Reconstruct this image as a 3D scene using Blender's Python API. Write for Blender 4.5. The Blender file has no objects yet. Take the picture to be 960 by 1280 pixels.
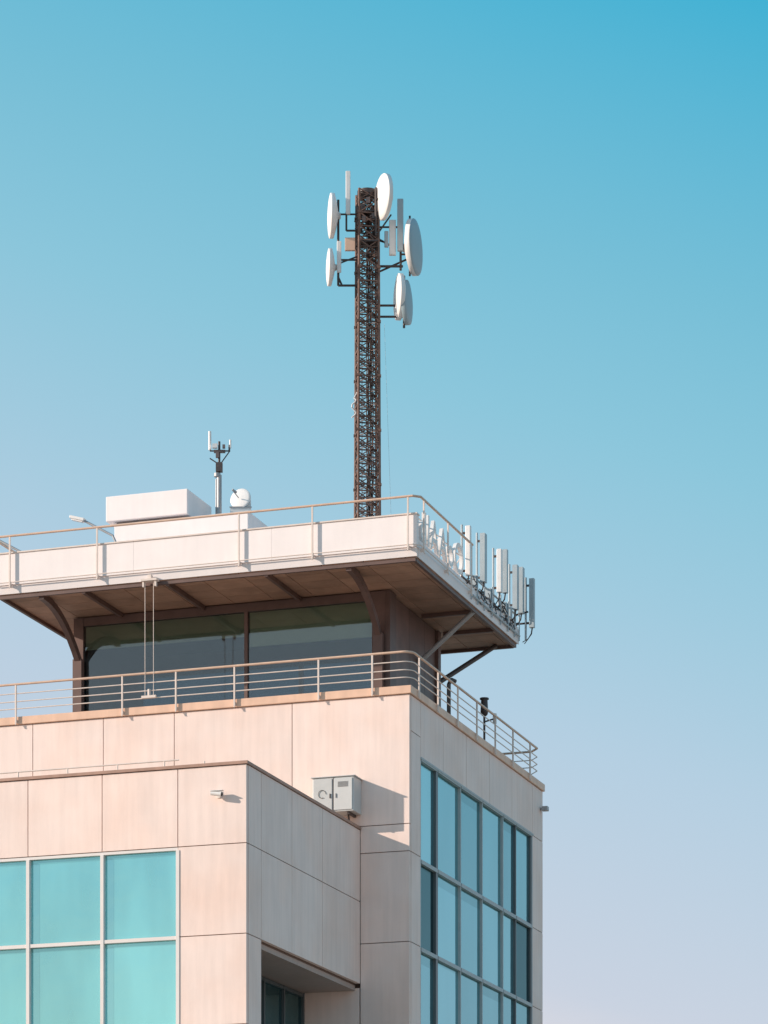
import bpy, math, random
from mathutils import Vector, Matrix
random.seed(7)
sc=bpy.context.scene
COS=.94848; SIN=.31685

# ---------------------------------------------------------------- materials
def mat_new(name):
    m=bpy.data.materials.new(name); m.use_nodes=True
    nt=m.node_tree; b=nt.nodes['Principled BSDF']
    return m,nt,b
def painted(name,col,rough=.6,metal=0,var=.08,scale=1.5,streak=0,bump=.0,tone=True,stain=None):
    m,nt,b=mat_new(name); N=nt.nodes; L=nt.links
    tc=N.new('ShaderNodeTexCoord')
    n1=N.new('ShaderNodeTexNoise'); n1.inputs['Scale'].default_value=scale; n1.inputs['Detail'].default_value=6
    L.new(tc.outputs['Object'],n1.inputs['Vector'])
    r1=N.new('ShaderNodeMapRange'); r1.inputs[1].default_value=.3; r1.inputs[2].default_value=.7
    r1.inputs[3].default_value=1-var; r1.inputs[4].default_value=1+var*.5
    L.new(n1.outputs[0],r1.inputs[0])
    val=r1.outputs[0]
    if streak:
        mp=N.new('ShaderNodeMapping'); mp.inputs['Scale'].default_value=(2.6,2.6,.22)
        L.new(tc.outputs['Object'],mp.inputs['Vector'])
        n2=N.new('ShaderNodeTexNoise'); n2.inputs['Scale'].default_value=2.2; n2.inputs['Detail'].default_value=5
        L.new(mp.outputs[0],n2.inputs['Vector'])
        r2=N.new('ShaderNodeMapRange'); r2.inputs[1].default_value=.35; r2.inputs[2].default_value=.68
        r2.inputs[3].default_value=1; r2.inputs[4].default_value=1-streak
        L.new(n2.outputs[0],r2.inputs[0])
        mu=N.new('ShaderNodeMath'); mu.operation='MULTIPLY'
        L.new(val,mu.inputs[0]); L.new(r2.outputs[0],mu.inputs[1]); val=mu.outputs[0]
    if tone:
        at=N.new('ShaderNodeAttribute'); at.attribute_name='tone'
        mu=N.new('ShaderNodeMath'); mu.operation='MULTIPLY'
        L.new(val,mu.inputs[0]); L.new(at.outputs['Fac'],mu.inputs[1]); val=mu.outputs[0]
    vm=N.new('ShaderNodeVectorMath'); vm.operation='SCALE'
    vm.inputs[0].default_value=col
    if stain:
        n3=N.new('ShaderNodeTexNoise'); n3.inputs['Scale'].default_value=.55; n3.inputs['Detail'].default_value=4
        L.new(tc.outputs['Object'],n3.inputs['Vector'])
        r3=N.new('ShaderNodeMapRange'); r3.inputs[1].default_value=.4; r3.inputs[2].default_value=.7
        L.new(n3.outputs[0],r3.inputs[0])
        mx=N.new('ShaderNodeMix'); mx.data_type='RGBA'
        mx.inputs[6].default_value=(*col,1); mx.inputs[7].default_value=(*stain,1)
        L.new(r3.outputs[0],mx.inputs[0]); L.new(mx.outputs[2],vm.inputs[0])
    L.new(val,vm.inputs['Scale']); L.new(vm.outputs[0],b.inputs['Base Color'])
    b.inputs['Roughness'].default_value=rough; b.inputs['Metallic'].default_value=metal
    if bump:
        bp=N.new('ShaderNodeBump'); bp.inputs['Strength'].default_value=bump; bp.inputs['Distance'].default_value=.02
        n4=N.new('ShaderNodeTexNoise'); n4.inputs['Scale'].default_value=14; n4.inputs['Detail'].default_value=8
        L.new(tc.outputs['Object'],n4.inputs['Vector']); L.new(n4.outputs[0],bp.inputs['Height'])
        L.new(bp.outputs[0],b.inputs['Normal'])
    return m
M={}
M['wall']=painted('stone_cladding',(.92,.745,.675),.65,var=.05,scale=.9,streak=.08,bump=.12,stain=(.91,.69,.60))
M['white']=painted('white_render',(.92,.835,.815),.65,var=.04,scale=1.2,streak=.03,bump=.06)
M['joint']=painted('joint_backing',(.27,.18,.15),.9)
M['coping']=painted('coping_metal',(.84,.54,.39),.5,var=.12,scale=2,streak=.1)
M['copdark']=painted('coping_rust',(.42,.25,.19),.6,var=.2,scale=3)
M['rail']=painted('railing_tan',(.70,.48,.36),.4,var=.12,scale=4)
M['railw']=painted('railing_white',(.78,.66,.59),.4,var=.08,scale=4)
M['soffit']=painted('soffit_boards',(.45,.265,.185),.7,var=.22,scale=1.2,streak=.1)
M['brown']=painted('brown_steel',(.145,.085,.072),.5,var=.2,scale=2)
M['dark']=painted('dark_steel',(.065,.048,.045),.5,var=.2,scale=3)
M['rust']=painted('rusty_lattice',(.185,.105,.08),.7,var=.5,scale=5)
M['grey']=painted('galvanised',(.38,.38,.39),.45,metal=.2,var=.12,scale=5)
M['box']=painted('cabinet_paint',(.58,.58,.57),.45,var=.06,scale=3)
M['antw']=painted('antenna_white',(.82,.79,.77),.4,var=.05,scale=4)
M['antg']=painted('antenna_grey',(.42,.48,.51),.45,var=.06,scale=4)
M['mull']=painted('mullion_grey',(.40,.45,.46),.5,var=.06,scale=4)
M['frame']=painted('window_frame',(.80,.74,.71),.4,var=.05)
M['frdark']=painted('window_frame_dark',(.10,.12,.13),.4,var=.05)
M['blind']=painted('roller_blind',(.85,.76,.58),.8,var=.06)
M['inner']=painted('interior',(.30,.30,.29),.8,var=.1)
M['roof']=painted('roof_membrane',(.46,.40,.35),.9,var=.15,scale=.8)

def glass_mirror(name,c,diff,mf=.6,rough=.06,wob=.02):
    m,nt,b=mat_new(name); N=nt.nodes;L=nt.links
    tc=N.new('ShaderNodeTexCoord'); at=N.new('ShaderNodeAttribute'); at.attribute_name='tone'
    n=N.new('ShaderNodeTexNoise'); n.inputs['Scale'].default_value=.7; n.inputs['Detail'].default_value=3
    L.new(tc.outputs['Object'],n.inputs['Vector'])
    bp=N.new('ShaderNodeBump'); bp.inputs['Strength'].default_value=.3; bp.inputs['Distance'].default_value=wob
    L.new(n.outputs[0],bp.inputs['Height'])
    g=N.new('ShaderNodeBsdfGlossy'); g.inputs['Roughness'].default_value=rough
    v=N.new('ShaderNodeVectorMath'); v.operation='SCALE'; v.inputs[0].default_value=c
    L.new(at.outputs['Fac'],v.inputs['Scale']); L.new(v.outputs[0],g.inputs['Color'])
    L.new(bp.outputs[0],g.inputs['Normal'])
    d=N.new('ShaderNodeBsdfDiffuse')
    v2=N.new('ShaderNodeVectorMath'); v2.operation='SCALE'; v2.inputs[0].default_value=diff
    mr=N.new('ShaderNodeMapRange'); mr.inputs[1].default_value=.35; mr.inputs[2].default_value=.65; mr.inputs[3].default_value=.8; mr.inputs[4].default_value=1.15
    mp=N.new('ShaderNodeMapping'); mp.inputs['Scale'].default_value=(.5,.5,.12); L.new(tc.outputs['Object'],mp.inputs[0])
    n2=N.new('ShaderNodeTexNoise'); n2.inputs['Scale'].default_value=2; L.new(mp.outputs[0],n2.inputs['Vector'])
    L.new(n2.outputs[0],mr.inputs[0])
    mu=N.new('ShaderNodeMath'); mu.operation='MULTIPLY'; L.new(mr.outputs[0],mu.inputs[0]); L.new(at.outputs['Fac'],mu.inputs[1])
    L.new(mu.outputs[0],v2.inputs['Scale']); L.new(v2.outputs[0],d.inputs['Color'])
    mx=N.new('ShaderNodeMixShader'); mx.inputs[0].default_value=mf
    L.new(d.outputs[0],mx.inputs[1]); L.new(g.outputs[0],mx.inputs[2])
    L.new(mx.outputs[0],N['Material Output'].inputs['Surface'])
    return m
M['glassF']=glass_mirror('turquoise_glass',(.36,.82,.86),(.18,.55,.58),.62)
M['glassR']=glass_mirror('blue_glass',(.42,.72,.76),(.15,.31,.36),.70)
def glass_clear(name,tint,add=.04):
    m,nt,b=mat_new(name); N=nt.nodes;L=nt.links
    t=N.new('ShaderNodeBsdfTransparent'); t.inputs[0].default_value=(*tint,1)
    g=N.new('ShaderNodeBsdfGlossy'); g.inputs['Roughness'].default_value=.03
    f=N.new('ShaderNodeFresnel'); f.inputs[0].default_value=1.55
    a=N.new('ShaderNodeMath'); a.operation='ADD'; a.inputs[1].default_value=add; L.new(f.outputs[0],a.inputs[0])
    mx=N.new('ShaderNodeMixShader'); L.new(a.outputs[0],mx.inputs[0]); L.new(t.outputs[0],mx.inputs[1]); L.new(g.outputs[0],mx.inputs[2])
    L.new(mx.outputs[0],N['Material Output'].inputs['Surface'])
    return m
M['glassC']=glass_clear('cab_glass',(.72,.80,.78),.07)
M['glassB']=glass_clear('cab_rear_glass',(.12,.26,.33))

# ---------------------------------------------------------------- mesh builder
class MB:
    def __init__(s): s.v=[];s.f=[];s.t=[];s.sm=[]
    def add(s,vs,fs,tone=1,smooth=False):
        o=len(s.v); s.v+= [tuple(v) for v in vs]
        for f in fs: s.f.append(tuple(i+o for i in f)); s.t.append(tone); s.sm.append(smooth)
    def box(s,x0,x1,y0,y1,z0,z1,tone=1):
        if x0>x1:x0,x1=x1,x0
        if y0>y1:y0,y1=y1,y0
        vs=[(x,y,z) for z in (z0,z1) for y in (y0,y1) for x in (x0,x1)]
        s.add(vs,[(0,2,3,1),(4,5,7,6),(0,1,5,4),(2,6,7,3),(0,4,6,2),(1,3,7,5)],tone)
    def beam(s,p0,p1,w,h,tone=1,up=(0,0,1)):
        p0=Vector(p0);p1=Vector(p1);d=(p1-p0).normalized();u=Vector(up)
        a=d.cross(u)
        if a.length<1e-3:a=d.cross(Vector((1,0,0)))
        a.normalize();b=a.cross(d).normalized()
        vs=[]
        for p in (p0,p1):
            for i,j in ((-1,-1),(1,-1),(1,1),(-1,1)): vs.append(p+a*i*w/2+b*j*h/2)
        s.add(vs,[(0,1,2,3),(7,6,5,4),(0,4,5,1),(1,5,6,2),(2,6,7,3),(3,7,4,0)],tone)
    def cyl(s,p0,p1,r,n=8,r1=None,tone=1):
        p0=Vector(p0);p1=Vector(p1);d=(p1-p0).normalized()
        if r1 is None:r1=r
        a=d.orthogonal().normalized();b=d.cross(a)
        vs=[]
        for p,rr in ((p0,r),(p1,r1)):
            for i in range(n):
                t=2*math.pi*i/n; vs.append(p+a*math.cos(t)*rr+b*math.sin(t)*rr)
        s.add(vs,[(i,(i+1)%n,n+(i+1)%n,n+i) for i in range(n)],tone,True)
        s.add(vs[:n],[tuple(range(n-1,-1,-1))],tone); s.add(vs[n:],[tuple(range(n))],tone)
    def tube(s,pts,r,n=6,tone=1):
        for a,b in zip(pts[:-1],pts[1:]): s.cyl(a,b,r,n,tone=tone)
    def lathe(s,c,axis,prof,n=36,tone=1):
        c=Vector(c);d=Vector(axis).normalized();a=d.orthogonal().normalized();b=d.cross(a)
        vs=[];fs=[]
        for (h,r) in prof:
            for i in range(n):
                t=2*math.pi*i/n; vs.append(c+d*h+(a*math.cos(t)+b*math.sin(t))*max(r,1e-4))
        for k in range(len(prof)-1):
            for i in range(n):
                j=(i+1)%n; fs.append((k*n+i,k*n+j,(k+1)*n+j,(k+1)*n+i))
        s.add(vs,fs,tone,True)
    def done(s,name,mat,parent=None,bevel=0):
        me=bpy.data.meshes.new(name); me.from_pydata(s.v,[],s.f); me.update()
        at=me.attributes.new('tone','FLOAT','FACE'); at.data.foreach_set('value',s.t)
        me.polygons.foreach_set('use_smooth',s.sm)
        me.materials.append(M[mat] if isinstance(mat,str) else mat)
        o=bpy.data.objects.new(name,me); sc.collection.objects.link(o)
        if parent:o.parent=parent
        if bevel:
            b=o.modifiers.new('bevel','BEVEL');b.width=bevel;b.segments=2;b.limit_method='ANGLE'
        return o
def empty(name,loc=(0,0,0),rz=0):
    e=bpy.data.objects.new(name,None); e.empty_display_size=.5; e.location=loc; e.rotation_euler=(0,0,rz)
    sc.collection.objects.link(e); return e
def rt(a=.04): return 1+random.uniform(-a,a)

# ---------------------------------------------------------------- ground
g=MB(); g.add([(-3000,-3000,0),(3000,-3000,0),(3000,3000,0),(-3000,3000,0)],[(0,1,2,3)])
M['ground']=painted('ground_sandy_paving',(.47,.36,.28),.9,var=.15,scale=.15)
g.done('ground','ground')
M['asphalt']=painted('asphalt',(.05,.05,.052),.9,var=.2,scale=1)
r=MB(); r.box(-200,200,-46,-34,.0,.004); r.done('road','asphalt')
r=MB(); r.box(-200,200,-34,-33.7,0,.13); r.box(-200,200,-46.3,-46,0,.13); 
r.done('kerb','roof')
r=MB()
for i in range(-30,30): r.box(i*6,i*6+3,-40.08,-39.92,.004,.008)
r.done('road_marking','white')

# ---------------------------------------------------------------- building
B=empty('control_tower_building')
GAP=.012
W=MB()
def panelY(y,us,zs,th=.12,out=-1,mb=W):
    for a,b in zip(us[:-1],us[1:]):
        for c,d in zip(zs[:-1],zs[1:]):
            mb.box(a+GAP,b-GAP,y,y-out*th,c+GAP,d-GAP,rt(.025))
def panelX(x,us,zs,th=.12,out=1,mb=W):
    for a,b in zip(us[:-1],us[1:]):
        for c,d in zip(zs[:-1],zs[1:]):
            mb.box(x,x-out*th,a+GAP,b-GAP,c+GAP,d-GAP,rt(.025))
# main volume front (Y=0)
panelY(0,[-20,-18.1,-15.9,-13.65,-11.45,-9.24,-7.05,-3.48,0],[20.3,23.9])
panelY(0,[-1.456,0],[0.3,2,4.5,7,9.5,12,14.5,17.02,19.54,20.3])
panelY(0,[-3.12,-1.47],[12.5,15.8])
# main right face (X=0)
zr=[.3,2.1,4.6,7.05,9.5,11.95,14.45,16.95,19.42,22.3]
panelX(0,[.125,.98],[0.3,2,4.5,7,9.5,12,14.5,17.02,19.54,22.9,23.9])
panelX(0,[.98,3.11,5.37,7.72,10.13,12.4,13.6],[22.3,23.9])
panelX(0,[12.42,13.6],zr)
# back and left
panelY(13.6,[-20,-16,-12,-8,-4,-.125],[.3,5,10,15,20,23.9],out=1)
panelX(-20,[-8.9,-4,0,4,8,13.4],[.3,5,10,15,20],out=-1)
panelX(-20,[.13,4,8,13.4],[20.3,23.9],out=-1)
# lower block front (Y=-8.91), windows from z 9.1 to 18.2
bx=[-20,-18.0,-15.9,-13.8,-11.71,-9.62,-7.53,-5.44,-3.34,-1.456]
panelY(-8.91,bx,[18.2,20.2])
panelY(-8.91,[-3.34,-1.456],[.3,3,6,8.9,11.3,13.6,15.9,18.2])
panelY(-8.91,bx[:-1],[0.3,2,4.5,8.9])
# lower block right face
panelX(-1.456,[-8.785,-7.85,-5.55,-3.15,-.0],[15.9,18.2,20.2])
panelX(-1.456,[-8.785,-7.85],[.3,3,6,8.9,11.3,13.6,15.9])
panelX(-1.456,[-7.85,-5.55,-3.15,0],[.3,4,8,12.4])
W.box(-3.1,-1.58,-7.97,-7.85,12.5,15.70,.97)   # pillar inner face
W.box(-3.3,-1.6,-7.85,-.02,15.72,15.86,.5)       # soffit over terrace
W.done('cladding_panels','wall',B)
# cores
C=MB()
C.box(-19.8,-.2,.2,13.4,0,23.85)
C.box(-19.8,-3.35,-8.7,.2,0,20.15)
C.box(-3.35,-1.62,-8.7,.1,15.88,20.15)
C.box(-3.35,-1.62,-8.7,.1,0,12.45)
C.box(-3.35,-1.62,-8.7,-7.98,12.45,15.88)
C.done('structural_core','joint',B)
R=MB(); R.box(-19.8,-.1,.1,13.5,23.86,23.9); R.box(-19.8,-1.55,-8.8,-.01,20.16,20.2); R.done('flat_roofs','roof',B)
# copings
P=MB()
P.box(-20.05,.06,-.06,.30,23.905,24.13); P.box(-.30,.06,.302,13.66,23.905,24.13)
P.box(-20.05,-.302,13.3,13.66,23.905,24.13); P.box(-20.05,-19.7,.302,13.298,23.905,24.13)
P.done('parapet_coping','coping',B,.015)
P=MB()
P.box(-20.05,-1.42,-8.95,-8.75,20.205,20.28); P.box(-1.62,-1.42,-8.748,-.01,20.205,20.28)
P.done('lower_coping','copdark',B)
# plinth
P=MB(); P.box(-20.1,.08,-.03,13.7,0,.28); P.box(-20.1,-1.4,-9,-.04,0,.28); P.done('plinth','roof',B)

# block front windows
G=MB();F=MB()
zz=[8.95,11.3,13.6,15.88,18.16]
wx=bx[:-1]
for a,b in zip(wx[:-1],wx[1:]):
    for c,d in zip(zz[:-1],zz[1:]):
        t=rt(.06); s=(b-a)*.13
        G.box(a+.03,a+s,-8.80,-8.78,c+.03,d-.16,t*1.10)      # edge strip beside the drawn blind
        G.box(a+s,b-.03,-8.80,-8.78,c+.03,d-.16,t)
        G.box(a+.03,b-.03,-8.80,-8.78,d-.16,d-.03,t*.86)     # blind cassette
F.box(wx[0],wx[-1]-.002,-8.90,-8.74,zz[-1]-.04,zz[-1]+.03)
for x in wx: F.box(x-.045,x+.045,-8.93,-8.73,zz[0],zz[-1]-.045)
for z in zz[:-1]:
    for a,b in zip(wx[:-1],wx[1:]): F.box(a+.046,b-.046,-8.915,-8.73,z-.045,z+.045)
G.done('front_window_glass','glassF',B); F.done('front_window_frames','frame',B)
# right face curtain wall
G=MB();F=MB();D=MB()
my=[1.0,2.57,4.81,6.99,9.17,10.57,12.4]
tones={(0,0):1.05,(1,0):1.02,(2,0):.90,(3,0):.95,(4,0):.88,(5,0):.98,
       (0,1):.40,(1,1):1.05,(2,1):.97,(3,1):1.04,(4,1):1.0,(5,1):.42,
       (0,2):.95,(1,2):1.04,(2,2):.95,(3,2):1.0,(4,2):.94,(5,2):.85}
zr2=list(reversed(zr))
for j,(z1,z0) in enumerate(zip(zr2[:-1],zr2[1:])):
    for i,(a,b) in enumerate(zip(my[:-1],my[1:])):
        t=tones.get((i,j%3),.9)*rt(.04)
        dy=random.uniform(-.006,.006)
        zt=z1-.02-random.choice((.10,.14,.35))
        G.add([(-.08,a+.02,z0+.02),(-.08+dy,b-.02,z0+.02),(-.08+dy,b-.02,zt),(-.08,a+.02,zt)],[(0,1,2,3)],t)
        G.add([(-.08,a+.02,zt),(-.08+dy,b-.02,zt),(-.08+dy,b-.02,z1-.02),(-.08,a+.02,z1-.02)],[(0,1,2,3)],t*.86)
for i,y in enumerate(my):
    (F if i in(2,3,4,0,6) else D).box(-.13,.0 if i else -.004,y-.03,y+.03,zr[0],zr[-1])
D.box(-.12,.005,2.40,2.538,zr[0],zr[-1]-.01); D.box(-.12,-.01,12.25,12.368,zr[0],zr[-1]-.01)
for z in zr:
    for a,b in zip(my[:-1],my[1:]): F.box(-.12,.018,a+.032,b-.032,z-.055,z+.055)
F.box(-.1,.03,.97,12.45,22.29,22.34)
G.done('curtain_wall_glass','glassR',B); F.done('curtain_wall_mullions','mull',B); D.done('curtain_wall_dark_mullions','frdark',B)
# terrace recess windows
G=MB();F=MB()
ys=[-7.9,-6.4,-4.8,-3.2,-1.63,-.05]
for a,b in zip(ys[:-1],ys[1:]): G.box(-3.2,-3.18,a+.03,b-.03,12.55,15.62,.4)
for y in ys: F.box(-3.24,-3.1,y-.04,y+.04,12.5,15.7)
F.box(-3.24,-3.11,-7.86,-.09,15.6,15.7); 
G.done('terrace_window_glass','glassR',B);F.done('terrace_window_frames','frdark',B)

# ---------------- observation cab
X0,X1,Y0,Y1=-11.44,-1.53,2.9,7.8
D=MB()
D.box(X0,X0+.30,Y0,Y0+.35,23.9,27.66); D.box(-2.09,X1-.16,Y0,Y0+.35,23.9,27.66)
D.box(X0+.30,-2.09,Y0+.02,Y0+.3,27.42,27.66); D.box(X0+.30,-2.09,Y0+.02,Y0+.3,23.9,24.4)
D.box(-6.03,-5.93,Y0+.01,Y0+.12,24.4,27.42)
D.box(X1-.15,X1,Y0-.02,Y0+.55,23.9,27.66,.8)
for a,b in ((Y0+.56,Y0+2.1),(Y0+2.12,Y0+3.6),(Y0+3.62,Y1)): D.box(X1-.25,X1-.12,a,b,23.9,27.66,rt(.1))
D.box(X1-.118,X1-.02,Y1-.25,Y1+.004,23.9,27.64)
D.box(X0,X0+.2,Y0+.352,Y1,23.9,27.66)
D.box(X0+.21,X1-.26,Y1-.2,Y1,23.9,24.6); D.box(X0+.21,X1-.26,Y1-.2,Y1,27.2,27.66)
D.box(-6.06,-5.94,Y1-.16,Y1-.02,24.6,27.2)
D.done('cab_cladding','brown',B)
G=MB(); G.box(X0+.3,-2.09,Y0+.08,Y0+.09,24.4,27.42); G.done('cab_window_glass','glassC',B)
G=MB(); G.box(X0+.2,X1-.26,Y1-.1,Y1-.09,24.6,27.2); G.done('cab_rear_window_glass','glassB',B)
I=MB(); I.box(X0+.21,X1-.27,Y0+.31,Y1-.21,27.6,27.64); I.box(X0+.21,X1-.27,Y0+.31,Y1-.21,23.92,24.0)
I.box(X1-.30,X1-.26,Y0+.36,Y1-.21,24,27.6); I.box(X0+.205,X0+.25,Y0+.36,Y1-.21,24,27.59)
for x in (-9.6,-7.4,-4.6,-3.1): I.box(x,x+.9,5.0,5.6,24,25.2)
I.done('cab_interior','inner',B)
I=MB()
I.box(-5.9,-2.12,Y0+.13,Y0+.15,26.42,27.4); I.cyl((-5.9,Y0+.14,26.42),(-2.12,Y0+.14,26.42),.025)
I.box(-11.1,-6.05,Y0+.13,Y0+.15,26.74,27.4,.8); I.cyl((-11.1,Y0+.14,26.74),(-6.05,Y0+.14,26.74),.025)
I.done('cab_roller_blinds','blind',B)

# ---------------- roof deck
DX0,DX1,DY0,DY1=-12.6,.2,0,10.2
D=MB()
D.box(DX0+.02,DX1-.03,DY0+.035,DY1,27.74,28.15)
xs=[DX0,-8.3,-4.1,DX1]
for a,b in zip(xs[:-1],xs[1:]): D.box(a+.002,b-.002,DY0,DY0+.2,27.98,28.88,rt(.008))
D.box(DX0,DX1,DY0+.03,DY0+.034,27.72,27.97,.85)
D.box(DX0,DX0+.2,.21,DY1-.2,28.152,28.88)
D.box(DX1-.025,DX1,.21,DY1,27.72,28.17,.97)
D.box(DX1-.2,DX1-.03,.21,DY1-.01,28.152,28.25)
D.done('deck_fascia','white',B,.012)
D=MB(); D.box(DX0-.02,DX1+.02,-.03,.23,28.883,28.92); D.done('deck_fascia_capping','railw',B)
S=MB()
x=DX0+.05
while x<DX1-.1:
    nx=min(x+1.24,DX1-.04); y=DY0+.06
    while y<DY1-.1:
        ny=min(y+.72,DY1-.02); S.box(x+.012,nx-.012,y+.01,ny-.01,27.70,27.735,rt(.14)); y=ny
    x=nx
S.done('deck_soffit_boards','soffit',B)
S=MB()
def knee(x,ya,yb,za,zb,w=.16,n=8):
    for k in range(n):
        t0=k/n;t1=(k+1)/n
        def P(t): return (x,ya+(yb-ya)*t, za-(za-zb)*(t**2.2))
        S.beam(P(t0),P(t1),w,.2)
for x in (-1.85,-11.25):
    knee(x,.15,Y0-.02,27.62,26.3)
    S.box(x-.14,x+.14,Y0-.2,Y0-.003,23.9,26.4)
for x in (-9.9,-7.3,-4.3): S.box(x-.05,x+.05,.1,Y0,27.56,27.695)
S.box(DX0+.06,DX1-.06,.07,.16,27.60,27.695)
S.box(DX0+.06,DX0+.15,.17,DY1-.1,27.60,27.695); S.box(DX1-.14,DX1-.05,.17,DY1-.1,27.60,27.695)
S.box(DX0+.16,DX1-.15,DY1-.14,DY1-.05,27.60,27.695)
for y in (5.85,8.0): S.box(X1,DX1-.15,y-.05,y+.05,27.58,27.69)
S.done('deck_support_brackets','brown',B)
S=MB(); S.cyl((X1-.12,5.85,26.25),(.08,5.85,27.66),.075,10); S.done('deck_strut','grey',B)
S=MB(); S.cyl((X1-.12,7.75,26.1),(-.45,9.9,27.66),.075,10); S.cyl((X0+.1,7.75,26.1),(-12.4,9.9,27.66),.075,10); S.done('deck_rear_strut','dark',B)
# penthouse
D=MB(); D.box(-10.2,-5.96,3.05,5.4,28.15,30.4); D.done('plant_room_walls','white',B,.02)
D=MB(); D.box(-10.43,-7.83,3.0-.05,4.9,30.46,31.2); D.box(-10.2,-8.1,3.2,4.7,30.402,30.458,.6); D.done('plant_room_roof_box','white',B,.02)

# ---------------------------------------------------------------- railings
def railing(name,path,ztop,posts,zlow,zpost,mats=('rail','railw'),r=.035):
    E=empty(name)
    a=MB(); a.tube([(x,y,ztop) for x,y in path],r,8)
    for x,y in path[1:-1]: a.lathe((x,y,ztop),(0,0,1),[(-r,0),(-r*.7,r*.7),(0,r),(r*.7,r*.7),(r,0)],8)
    a.done('top_rail',mats[0],E)
    b=MB()
    for z in zlow: b.tube([(x,y,z) for x,y in path],.016,6)
    b.done('lower_rails',mats[1],E)
    c=MB()
    for x,y,ox,oy in posts:
        c.box(x-.022,x+.022,y-.022,y+.022,zpost,ztop-.01)
        c.beam((x,y,zpost+.06),(x-ox,y-oy,zpost+.06),.05,.09)
        c.beam((x,y,zpost+.02),(x+ox*.2,y+oy*.2,zpost-.05),.03,.03)
    c.done('posts',mats[1],E)
    return E
arc=[(.1-.30+.30*math.sin(t),-.12+.30-.30*math.cos(t)) for t in [i*math.pi/16 for i in range(9)]]
path=[(-20,-.12)]+arc+[(.1,12.6)]+[(-.2,13.0),(-3.5,13.0)]
posts=[(x,-.12,0,-.1) for x in (-18.6,-16.9,-15.2,-13.6,-11.93,-8.6,-6.95,-5.17,-2.65,-1.06)]+[(.1,y,.1,0) for y in (.55,2.3,4.2,6.1,8.0,9.9,11.8)]
railing('roof_railing',path,25.05,posts,[24.34,24.55,24.78],23.93)
path=[(-12.7,10),(-12.7,-.1),(.12,-.1),(.3,.06),(.3,5.0)]
posts=[(x,-.1,0,-.1) for x in (-12.13,-9.39,-5.04,-2.84,-.02)]+[(.3,y,.1,0) for y in (.35,2.6,4.9)]+[(-12.7,y,-.1,0) for y in (3,6,9)]
railing('roof_railing',path,29.36,posts,[28.02],27.9)
# thin rail on lower block
E=empty('parapet_guard_rail'); a=MB()
a.cyl((-20,-8.93,20.42),(-3.3,-8.93,20.42),.018,6)
for x in (-17,-14.5,-12,-9.8,-7.8,-6.4,-5.0,-3.7,-2.6): a.cyl((x,-8.93,20.28),(x,-8.93,20.42 if x<-3.3 else 20.34),.018,6)
a.done('rail','railw',E)

# ---------------------------------------------------------------- electrical cabinet
E=empty('electrical_cabinet')
a=MB(); a.box(-2.63,-1.42,-.66,-.003,20.62,21.58); a.box(-2.68,-1.37,-.7,-.004,21.582,21.61); a.done('body','box',E,.012)
a=MB(); a.box(-2.60,-2.05,-.685,-.662,20.66,21.54,.97); a.box(-2.00,-1.46,-.685,-.662,20.66,21.54,1.05); a.done('doors','box',E,.008)
a=MB(); a.box(-2.022,-2.012,-.69,-.662,20.64,21.56); a.box(-2.12,-2.09,-.705,-.686,21.0,21.12)
ring=[(-2.34+.11*math.cos(t),-.70,21.12+.11*math.sin(t)) for t in [i*math.pi/8 for i in range(14)]]
a.tube(ring,.007)
for x in (-2.5,-1.6): a.box(x-.03,x+.03,-.6,-.01,20.55,20.618)
a.tube([(-1.7,-.3,20.6),(-1.68,-.28,20.35),(-1.7,-.05,20.3)],.03)
a.done('fittings','dark',E)
a=MB()
for k in range(7): a.box(-1.88,-1.58,-.694,-.686,21.3+k*.022,21.31+k*.022,.7)
a.box(-1.94,-1.92,-.705,-.686,21.0,21.12,.5); a.done('louvres','grey',E)

# ---------------------------------------------------------------- cameras on wall
def seccam(loc,rz):
    E=empty('security_camera',loc,rz)
    a=MB(); a.box(-.06,.06,-.03,.02,-.08,.08); a.cyl((0,0,0),(0,-.16,-.03),.022); 
    a.cyl((-.15,-.18,.02),(.13,-.18,-.03),.06,14); a.box(-.17,.17,-.25,-.11,.06,.075); a.done('housing','antw',E)
    a=MB(); a.cyl((.13,-.18,-.03),(.148,-.18,-.033),.05,14); a.done('lens','dark',E)
seccam((-2.2,-8.91,19.46),0)
E=empty('wall_floodlight',(0,13.35,23.3)); a=MB(); a.box(0,.06,-.04,.04,-.04,.04); a.box(.06,.25,-.1,.1,-.07,.07); a.done('housing','grey',E,.01)

# loudspeaker / ptz on low roof
E=empty('surveillance_speaker',(-.5,8.85,24.1)); a=MB()
a.cyl((0,0,-.2),(0,0,1.3),.035); a.cyl((0,0,1.3),(0,0,1.68),.12,16,r1=.10); a.cyl((0,0,1.68),(0,0,1.72),.14,16); a.lathe((0,0,1.3),(0,0,-1),[(0,.12),(.08,.1),(.12,.06),(.14,0)],16)
a.cyl((.0,.0,1.0),(.3,.1,1.1),.025); a.done('body','dark',E)
a=MB(); a.cyl((.3,.1,.95),(.3,.1,1.25),.06,12); a.done('horn','antw',E)
E=empty('vent_pipe',(-.3,4.6,23.9)); a=MB(); a.cyl((0,0,0),(0,0,1.35),.06,10); a.tube([(0,0,1.35),(.05,.1,1.5),(.12,.25,1.48)],.06,10); a.done('pipe','dark',E)

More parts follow.
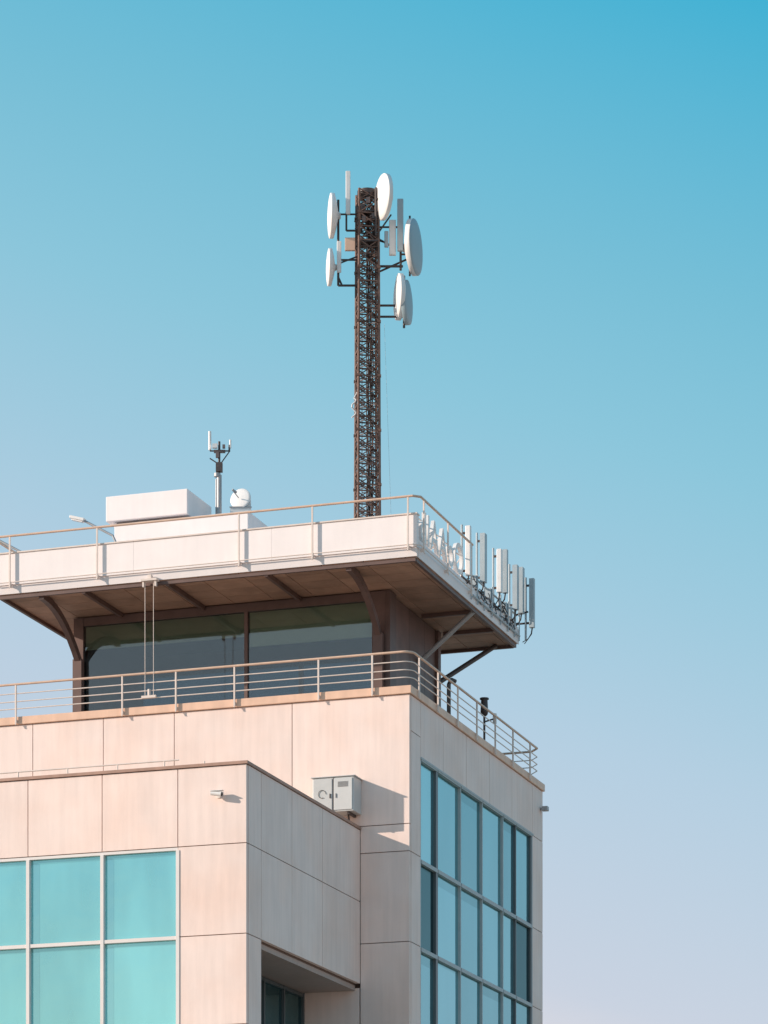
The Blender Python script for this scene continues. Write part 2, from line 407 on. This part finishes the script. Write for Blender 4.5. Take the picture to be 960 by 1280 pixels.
# ---------------------------------------------------------------- hoist
E=empty('facade_cable_hoist'); a=MB()
a.box(-7.98,-7.5,-.24,-.02,27.66,27.72); a.box(-7.8,-7.7,-.16,-.01,27.72,27.85); a.box(-7.95,-7.9,-.2,-.1,27.5,27.66);a.box(-7.58,-7.53,-.2,-.1,27.5,27.66)
a.box(-7.98,-7.54,-.2,-.1,24.33,24.40); a.cyl((-7.76,-.15,24.38),(-7.76,-.15,24.58),.045)
a.done('bracket','railw',E)
a=MB()
for x in (-7.88,-7.62): a.cyl((x,-.16,24.4),(x,-.16,27.66),.009,5)
a.done('cables','railw',E)

# ---------------------------------------------------------------- lattice mast
Mst=empty('lattice_antenna_mast',(-2.94,5,0),math.atan2(SIN,COS))
def zv(v): return 1.6+.023597*(1870-v)
a=MB(); hb=.33; Z0=28.15; Z1=40.05
def cor(z):
    h=hb-.045*(z-Z0)/(Z1-Z0)
    return [Vector((sx*h,sy*h,z)) for sx,sy in ((-1,-1),(1,-1),(1,1),(-1,1))]
c0=cor(Z0);c1=cor(Z1)
rotm=Matrix.Rotation(math.radians(9),3,'Z')
for p,q in zip(c0,c1): a.cyl(rotm@p,rotm@q,.038,8)
z=Z0; step=.40; k=0
while z<Z1-.05:
    z2=min(z+step,Z1); A=cor(z);Bc=cor(z2);zm=(z+z2)/2;Cc=cor(zm)
    for i in range(4):
        j=(i+1)%4
        a.beam(rotm@A[i],rotm@A[j],.035,.035,rt(.4)); a.beam(rotm@A[i],rotm@Bc[j],.028,.028,rt(.4)); a.beam(rotm@A[j],rotm@Bc[i],.028,.028,rt(.4))
        if k%2: a.beam(rotm@Cc[i],rotm@Cc[j],.02,.02,rt(.4))
    a.beam(rotm@A[0],rotm@A[2],.02,.02); a.beam(rotm@A[1],rotm@A[3],.02,.02)
    if k%4==0:
        for i in range(4): a.box((rotm@A[i]).x-.055,(rotm@A[i]).x+.055,(rotm@A[i]).y-.055,(rotm@A[i]).y+.055,z-.03,z+.03)
    z=z2;k+=1
a.done('lattice','rust',Mst)
a=MB()
for x in (-.16,.02): a.beam((x,.12,Z0),(x,.12,Z1-.3),.022,.022)
z=Z0
while z<Z1-.3: a.beam((-.16,.12,z),(.02,.12,z),.018,.018); z+=.28
for k in range(7):
    x=-.02+k*.03; pts=[]
    for i in range(34):
        zz_=Z0+(Z1-.8-Z0)*i/33; pts.append((x+random.uniform(-.02,.02),-.02+random.uniform(-.03,.03),zz_))
    a.tube(pts,.016,5,tone=random.uniform(.35,.8))
a.done('ladder_and_cables','rust',Mst)
a=MB()
for k in range(110):   # cable clamps, loops and junction parts near the head
    z=random.uniform(37.9,39.9); t=random.uniform(0,6.28); rr=random.uniform(.1,.33)
    p=Vector((rr*math.cos(t),rr*math.sin(t),z)); q=p+Vector((random.uniform(-.18,.18),random.uniform(-.18,.18),random.uniform(-.25,.25)))
    a.cyl(p,q,random.uniform(.012,.03),5,tone=random.uniform(.6,2.6))
for k in range(10):
    z=random.uniform(38.1,39.7); x=random.uniform(-.24,.15); y=random.choice((-.32,-.28,.2)); a.box(x,x+.11,y,y+.1,z,z+.17,random.uniform(.7,3))
a.cyl((0,0,39.95),(0,0,40.08),.30,16); a.box(-.27,.27,-.27,.27,39.4,39.44); a.box(-.3,.3,-.3,.3,38.5,38.54)
a.done('head_equipment','dark',Mst)
# mounting frames
a=MB()
zA=zv(290);zB=zv(325);zC=zv(357)
a.tube([(-.3,-.1,zA),(-.62,-.1,zA),(-.62,-.1,zA+.55)],.03)
a.cyl((-.86,0,zC),(-.86,0,zv(250)),.035)
a.cyl((-.86,0,zv(268)),(-.2,0,zv(268)),.028); a.cyl((-.86,0,zC),(-.2,0,zC),.035); a.cyl((-.86,0,zC+.25),(-.75,0,zC),.03)
a.cyl((-.86,0,zB),(-.3,0,zB),.03); a.cyl((-.86,.3,zB),(-.3,0,zB+.1),.025)
a.cyl((.2,0,zv(333)),(1.05,0,zv(333)),.038); a.cyl((.2,.1,zv(341)),(1.2,.1,zv(322)),.03)
a.cyl((.98,0,zv(338)),(.98,0,zv(252)),.035); a.cyl((.2,0,zv(284)),(.98,0,zv(284)),.03)
a.cyl((.2,0,zv(296)),(.8,.3,zv(305)),.03); a.cyl((.2,-.1,zv(300)),(.7,-.1,zv(270)),.025)
a.cyl((.2,0,zv(382)),(1.1,0,zv(382)),.035); a.cyl((.2,0,zv(396)),(1.1,0,zv(396)),.035)
a.cyl((1.08,0,zv(410)),(1.08,0,zv(345)),.035); a.cyl((1.25,0,zv(345)),(1.25,0,zv(270)),.03); a.cyl((.98,0,zv(318)),(1.3,0,zv(318)),.03)
a.cyl((.25,-.35,zv(255)),(.47,-.4,zv(255)),.04);a.cyl((.25,-.33,zv(300)),(.25,-.33,zv(240)),.035)
a.cyl((-1.0,0,zv(270)),(-.86,0,zv(270)),.04);a.cyl((-1.05,0,zv(335)),(-.86,0,zv(335)),.04)
a.done('mounting_frames','dark',Mst)
# dishes
wd=MB();gd=MB()
def dish(c,ax,r,front,back):
    ax=Vector(ax).normalized()
    back.lathe(c,ax,[(-.42*r,.0),(-.42*r,.14*r),(-.30*r,.2*r),(-.22*r,.62*r),(-.12*r,.96*r),(-.11*r,1.0*r),(.06*r,1.0*r)])
    front.lathe(c,ax,[(.058*r,1.0*r),(.08*r,.985*r),(.12*r,.8*r),(.155*r,.5*r),(.17*r,.25*r),(.175*r,0)])
dish((-1.06,0,39.36),(-1,-.10,0),.635,wd,wd)
dish((-1.12,0,37.84),(-1,-.10,0),.53,wd,wd)
dish((.47,-.5,39.72),(-.95,-.34,-.02),.65,wd,wd)
dish((1.38,0,38.43),(1,-.26,0),.80,gd,wd)
dish((.93,-.05,36.95),(-1,-.17,0),.66,wd,wd)
dish((1.17,0,36.8),(1,-.20,0),.635,gd,gd)
wd.done('microwave_dishes_white',painted('radome_white',(.84,.80,.77),.5,var=.04),Mst); gd.done('microwave_dishes_grey',painted('radome_grey',(.33,.42,.46),.5,var=.04),Mst)
a=MB(); a.box(-.64,-.50,-.16,-.08,zv(270),zv(216)); a.box(-.9,-.77,-.12,-.04,zv(342),zv(303)); a.box(.64,.84,-.1,.02,zv(320),zv(276)); a.done('panel_antennas_white','antw',Mst,.02)
a=MB(); a.box(.88,1.06,-.18,-.06,zv(316),zv(251)); a.box(.5,.62,-.1,.0,zv(310),zv(290));a.done('panel_antennas_grey','antg',Mst,.02)
a=MB(); a.box(-.66,-.36,-.2,-.1,zv(316),zv(300)); a.done('junction_box','coping',Mst,.01)
a=MB(); pts=[(-.40+.07*math.sin(t*1.3),-.1+.03*math.cos(t),zv(498)-.075*t) for t in range(9)]; a.tube(pts,.022,5)
a.tube([(-.38,-.1,zv(498)),(-.3,-.1,zv(492))],.02); a.done('cable_coil','antw',Mst)
a=MB(); a.cyl((.5,.1,36.2),(.78,.4,28.3),.004,4); a.done('guy_wire','grey',Mst)

# ---------------------------------------------------------------- small mast
E=empty('small_antenna_mast',(-7.43,4.5,0),math.atan2(SIN,COS))
a=MB(); a.cyl((0,0,30.4),(0,0,32.0),.075,12); a.cyl((-.06,0,31.95),(-.06,0,32.05),.1,12); a.cyl((-.09,.08,30.4),(-.09,.08,31.9),.03); a.done('pole','grey',E)
a=MB(); a.cyl((0,0,32.0),(0,0,33.0),.035,10); a.cyl((-.28,0,32.72),(.32,0,32.72),.022); a.cyl((-.28,0,32.5),(-.05,0,32.35),.018);a.cyl((.3,0,32.7),(.05,0,32.35),.018)
a.box(-.1,.1,-.1,.1,32.1,32.36,1.5); a.box(-.16,.18,-.06,.06,32.67,32.74,2); a.cyl((.3,0,32.7),(.3,0,32.9),.028); a.box(-.1,.0,-.12,-.02,32.5,32.66,3); a.box(.1,.18,-.12,-.02,32.78,32.88,3)
a.done('bracket','dark',E)
a=MB(); a.cyl((-.28,0,32.75),(-.28,0,33.3),.045,10); a.cyl((.33,0,32.8),(.33,0,33.05),.03,10); a.box(-.2,-.05,-.14,-.02,32.78,32.9); a.done('whip_antennas','antw',E)

E=empty('satellite_dish',(-6.75,4.5,0),math.atan2(SIN,COS))
a=MB(); a.box(-.3,.32,-.2,.4,30.4,30.9,.95); a.cyl((0,0,30.9),(0,0,31.1),.1,12)
dish((.0,-.1,31.2),(-.35,-.9,.2),.32,a,a); a.box(-.25,.3,.05,.3,30.9,31.25); a.done('dish','antw',E)
a=MB(); a.cyl((-.05,-.2,31.2),(-.2,-.55,31.3),.015); a.cyl((-.1,-.5,31.27),(-.22,-.58,31.33),.035); a.box(-.32,.34,-.22,-.203,30.9,30.94); a.done('feed_horn','grey',E)

# ---------------------------------------------------------------- roof lamps
def lamp(x,y,dz=0):
    E=empty('roof_flood_lamp',(x,y,dz))
    a=MB(); a.cyl((0,0,28.15),(0,0,29.15),.04,8); a.tube([(0,0,29.15),(-.12,0,29.42),(-1.1,0,29.98)],.035,8); a.done('arm','grey',E)
    a=MB(); a.beam((-1.0,0,29.95),(-1.45,0,30.08),.2,.08); a.beam((-1.05,0,29.90),(-1.4,0,30.0),.14,.04); a.done('lamp_head','antw',E,.01)
lamp(-9.25,1.0); lamp(-12.25,1.2,-.15)

# ---------------------------------------------------------------- rooftop sign (raised letters)
E=empty('rooftop_sign')
cu=bpy.data.curves.new('letters','FONT'); cu.body='dIAAoO'; cu.size=1.28; cu.extrude=.05; cu.space_character=1.05
tmp=bpy.data.objects.new('tmp',cu); sc.collection.objects.link(tmp)
bpy.context.view_layer.update()
me=bpy.data.meshes.new_from_object(tmp.evaluated_get(bpy.context.evaluated_depsgraph_get()))
bpy.data.objects.remove(tmp)
at=me.attributes.new('tone','FLOAT','FACE'); at.data.foreach_set('value',[1.0]*len(me.polygons))
me.materials.clear(); me.materials.append(M['antw'])
o=bpy.data.objects.new('letters',me); sc.collection.objects.link(o); o.parent=E
wdt=max(v.co.x for v in me.vertices)
o.location=(.12,.45,28.3); o.rotation_euler=(math.pi/2,0,math.pi/2); o.scale=(4.1/wdt,1,1)
a=MB()
a.cyl((.04,.3,28.5),(.04,4.7,28.5),.02); a.cyl((.04,.3,28.95),(.04,4.7,28.95),.02)
for y in (.4,1.5,2.6,3.7,4.7): a.cyl((.04,y,28.2),(.04,y,29.0),.02); a.cyl((.04,y,28.95),(-.5,y,28.2),.015)
a.done('sign_frame','railw',E)

# ---------------------------------------------------------------- cellular antenna array
E=empty('cellular_antenna_array')
w=MB();gr=MB();dk=MB()
def pan(x,y,z0,z1,wd_=.2,m=w,rz=0):
    h=.075
    m.box(x-h,x+h,y-wd_/2,y+wd_/2,z0,z1)
    gr.cyl((x-.2,y,z0-.35),(x-.2,y,z1+.05),.035,8)
    for z in (z0+.15,z1-.2): dk.beam((x-.2,y,z),(x-.07,y,z),.05,.06)
    for k in range(2): dk.tube([(x,y+.05*k,z0),(x-.03,y+.05*k,z0-.18),(x-.15,y+.1,z0-.3),(x-.3,y+.2*k,z0-.42)],.014,5)
pan(.25,4.75,28.4,29.85,.14,w); pan(.30,6.1,28.55,29.98,.24,gr)
pan(.28,7.85,28.7,30.0,.16,w); pan(.32,8.3,28.8,30.1,.16,gr)
pan(.30,9.5,28.6,29.95,.2,gr); pan(.34,9.98,28.6,30.0,.22,gr); pan(.62,10.2,28.2,29.7,.14,gr)
dk.cyl((.1,4.6,28.35),(.1,10.2,28.35),.035); gr.cyl((.12,4.9,28.62),(.12,10.2,28.62),.03); dk.cyl((.1,10.2,28.35),(.6,10.2,28.35),.03); dk.cyl((.1,10.1,28.6),(.5,10.2,28.7),.03)
gr.cyl((.25,5.2,27.95),(.25,10.1,27.95),.03)
for y in (5.1,5.7,6.4,7.2,8.1,8.9,9.6,10.1):
    gr.cyl((.24,y,27.8),(.24,y,28.7),.022); dk.beam((.2,y,28.35),(-.35,y,28.2),.04,.04)
for k in range(34):
    y=random.uniform(5.2,10.1); z=random.uniform(28.1,28.65)
    dk.tube([(.2,y,z),(.27,y+random.uniform(-.2,.2),z-random.uniform(.05,.3)),(.18,y+random.uniform(-.4,.4),z-random.uniform(0,.25))],.014,4)
for y in (5.6,7.1,8.7,9.2): gr.box(.05,.22,y,y+.22,28.3,28.65)
w.done('panel_antennas_white','antw',E,.015); gr.done('panel_antennas_grey','antg',E); dk.done('brackets_and_cables','dark',E)

# ---------------------------------------------------------------- camera
cam=bpy.data.cameras.new('camera');co=bpy.data.objects.new('camera',cam);sc.collection.objects.link(co);sc.camera=co
co.location=(28.7,-88.17,1.6);co.rotation_euler=(math.radians(90),0,math.atan2(SIN,COS))
cam.sensor_fit='VERTICAL';cam.sensor_height=32;cam.lens=4170/1280*32;cam.shift_y=(1870-640)/1280;cam.clip_end=8000
# ---------------------------------------------------------------- sun + sky
sd=Vector((-1.9,-1,.82)).normalized()
sl=bpy.data.lights.new('sun','SUN'); sl.energy=5.0; sl.angle=math.radians(.7); sl.color=(1,.845,.715)
so=bpy.data.objects.new('sun',sl); sc.collection.objects.link(so); so.rotation_euler=sd.to_track_quat('Z','Y').to_euler()
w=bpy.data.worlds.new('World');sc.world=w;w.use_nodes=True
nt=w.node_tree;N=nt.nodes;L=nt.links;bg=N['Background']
sk=N.new('ShaderNodeTexSky');sk.sky_type='NISHITA';sk.sun_disc=False
sk.sun_elevation=math.asin(sd.z);sk.sun_rotation=math.atan2(sd.x,sd.y)%(2*math.pi)
tc=N.new('ShaderNodeTexCoord')
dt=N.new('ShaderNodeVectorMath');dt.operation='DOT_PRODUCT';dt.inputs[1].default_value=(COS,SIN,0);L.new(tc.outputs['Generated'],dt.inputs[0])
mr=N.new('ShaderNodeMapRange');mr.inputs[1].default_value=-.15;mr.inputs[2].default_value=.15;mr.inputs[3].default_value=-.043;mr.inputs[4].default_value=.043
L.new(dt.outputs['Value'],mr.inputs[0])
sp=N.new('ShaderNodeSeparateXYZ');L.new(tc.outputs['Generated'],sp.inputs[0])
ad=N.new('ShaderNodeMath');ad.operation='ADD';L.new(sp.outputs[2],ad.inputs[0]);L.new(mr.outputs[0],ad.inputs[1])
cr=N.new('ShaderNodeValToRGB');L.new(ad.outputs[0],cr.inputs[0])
st=[(0,(1,.78,.66)),(.10,(.95,.76,.70)),(.165,(.57,.62,.72)),(.235,(.45,.605,.73)),(.28,(.34,.58,.71)),(.32,(.25,.555,.69)),(.362,(.175,.51,.66)),(.44,(.035,.43,.64)),(.6,(.10,.36,.57)),(1,(.20,.38,.55))]  # lowest stops: warm haze added out of view to brighten shaded faces
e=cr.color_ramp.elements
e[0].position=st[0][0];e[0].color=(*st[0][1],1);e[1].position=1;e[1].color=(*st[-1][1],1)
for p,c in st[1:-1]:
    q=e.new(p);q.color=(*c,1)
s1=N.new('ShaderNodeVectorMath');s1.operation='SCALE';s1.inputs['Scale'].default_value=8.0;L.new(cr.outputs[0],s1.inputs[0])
s2=N.new('ShaderNodeVectorMath');s2.operation='SCALE';s2.inputs['Scale'].default_value=.12;L.new(sk.outputs[0],s2.inputs[0])
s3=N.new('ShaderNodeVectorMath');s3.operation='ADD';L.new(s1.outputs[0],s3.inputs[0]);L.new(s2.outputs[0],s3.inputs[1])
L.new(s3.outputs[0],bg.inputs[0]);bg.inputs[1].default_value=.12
sc.view_settings.view_transform='Standard';sc.view_settings.look='None';sc.view_settings.exposure=0
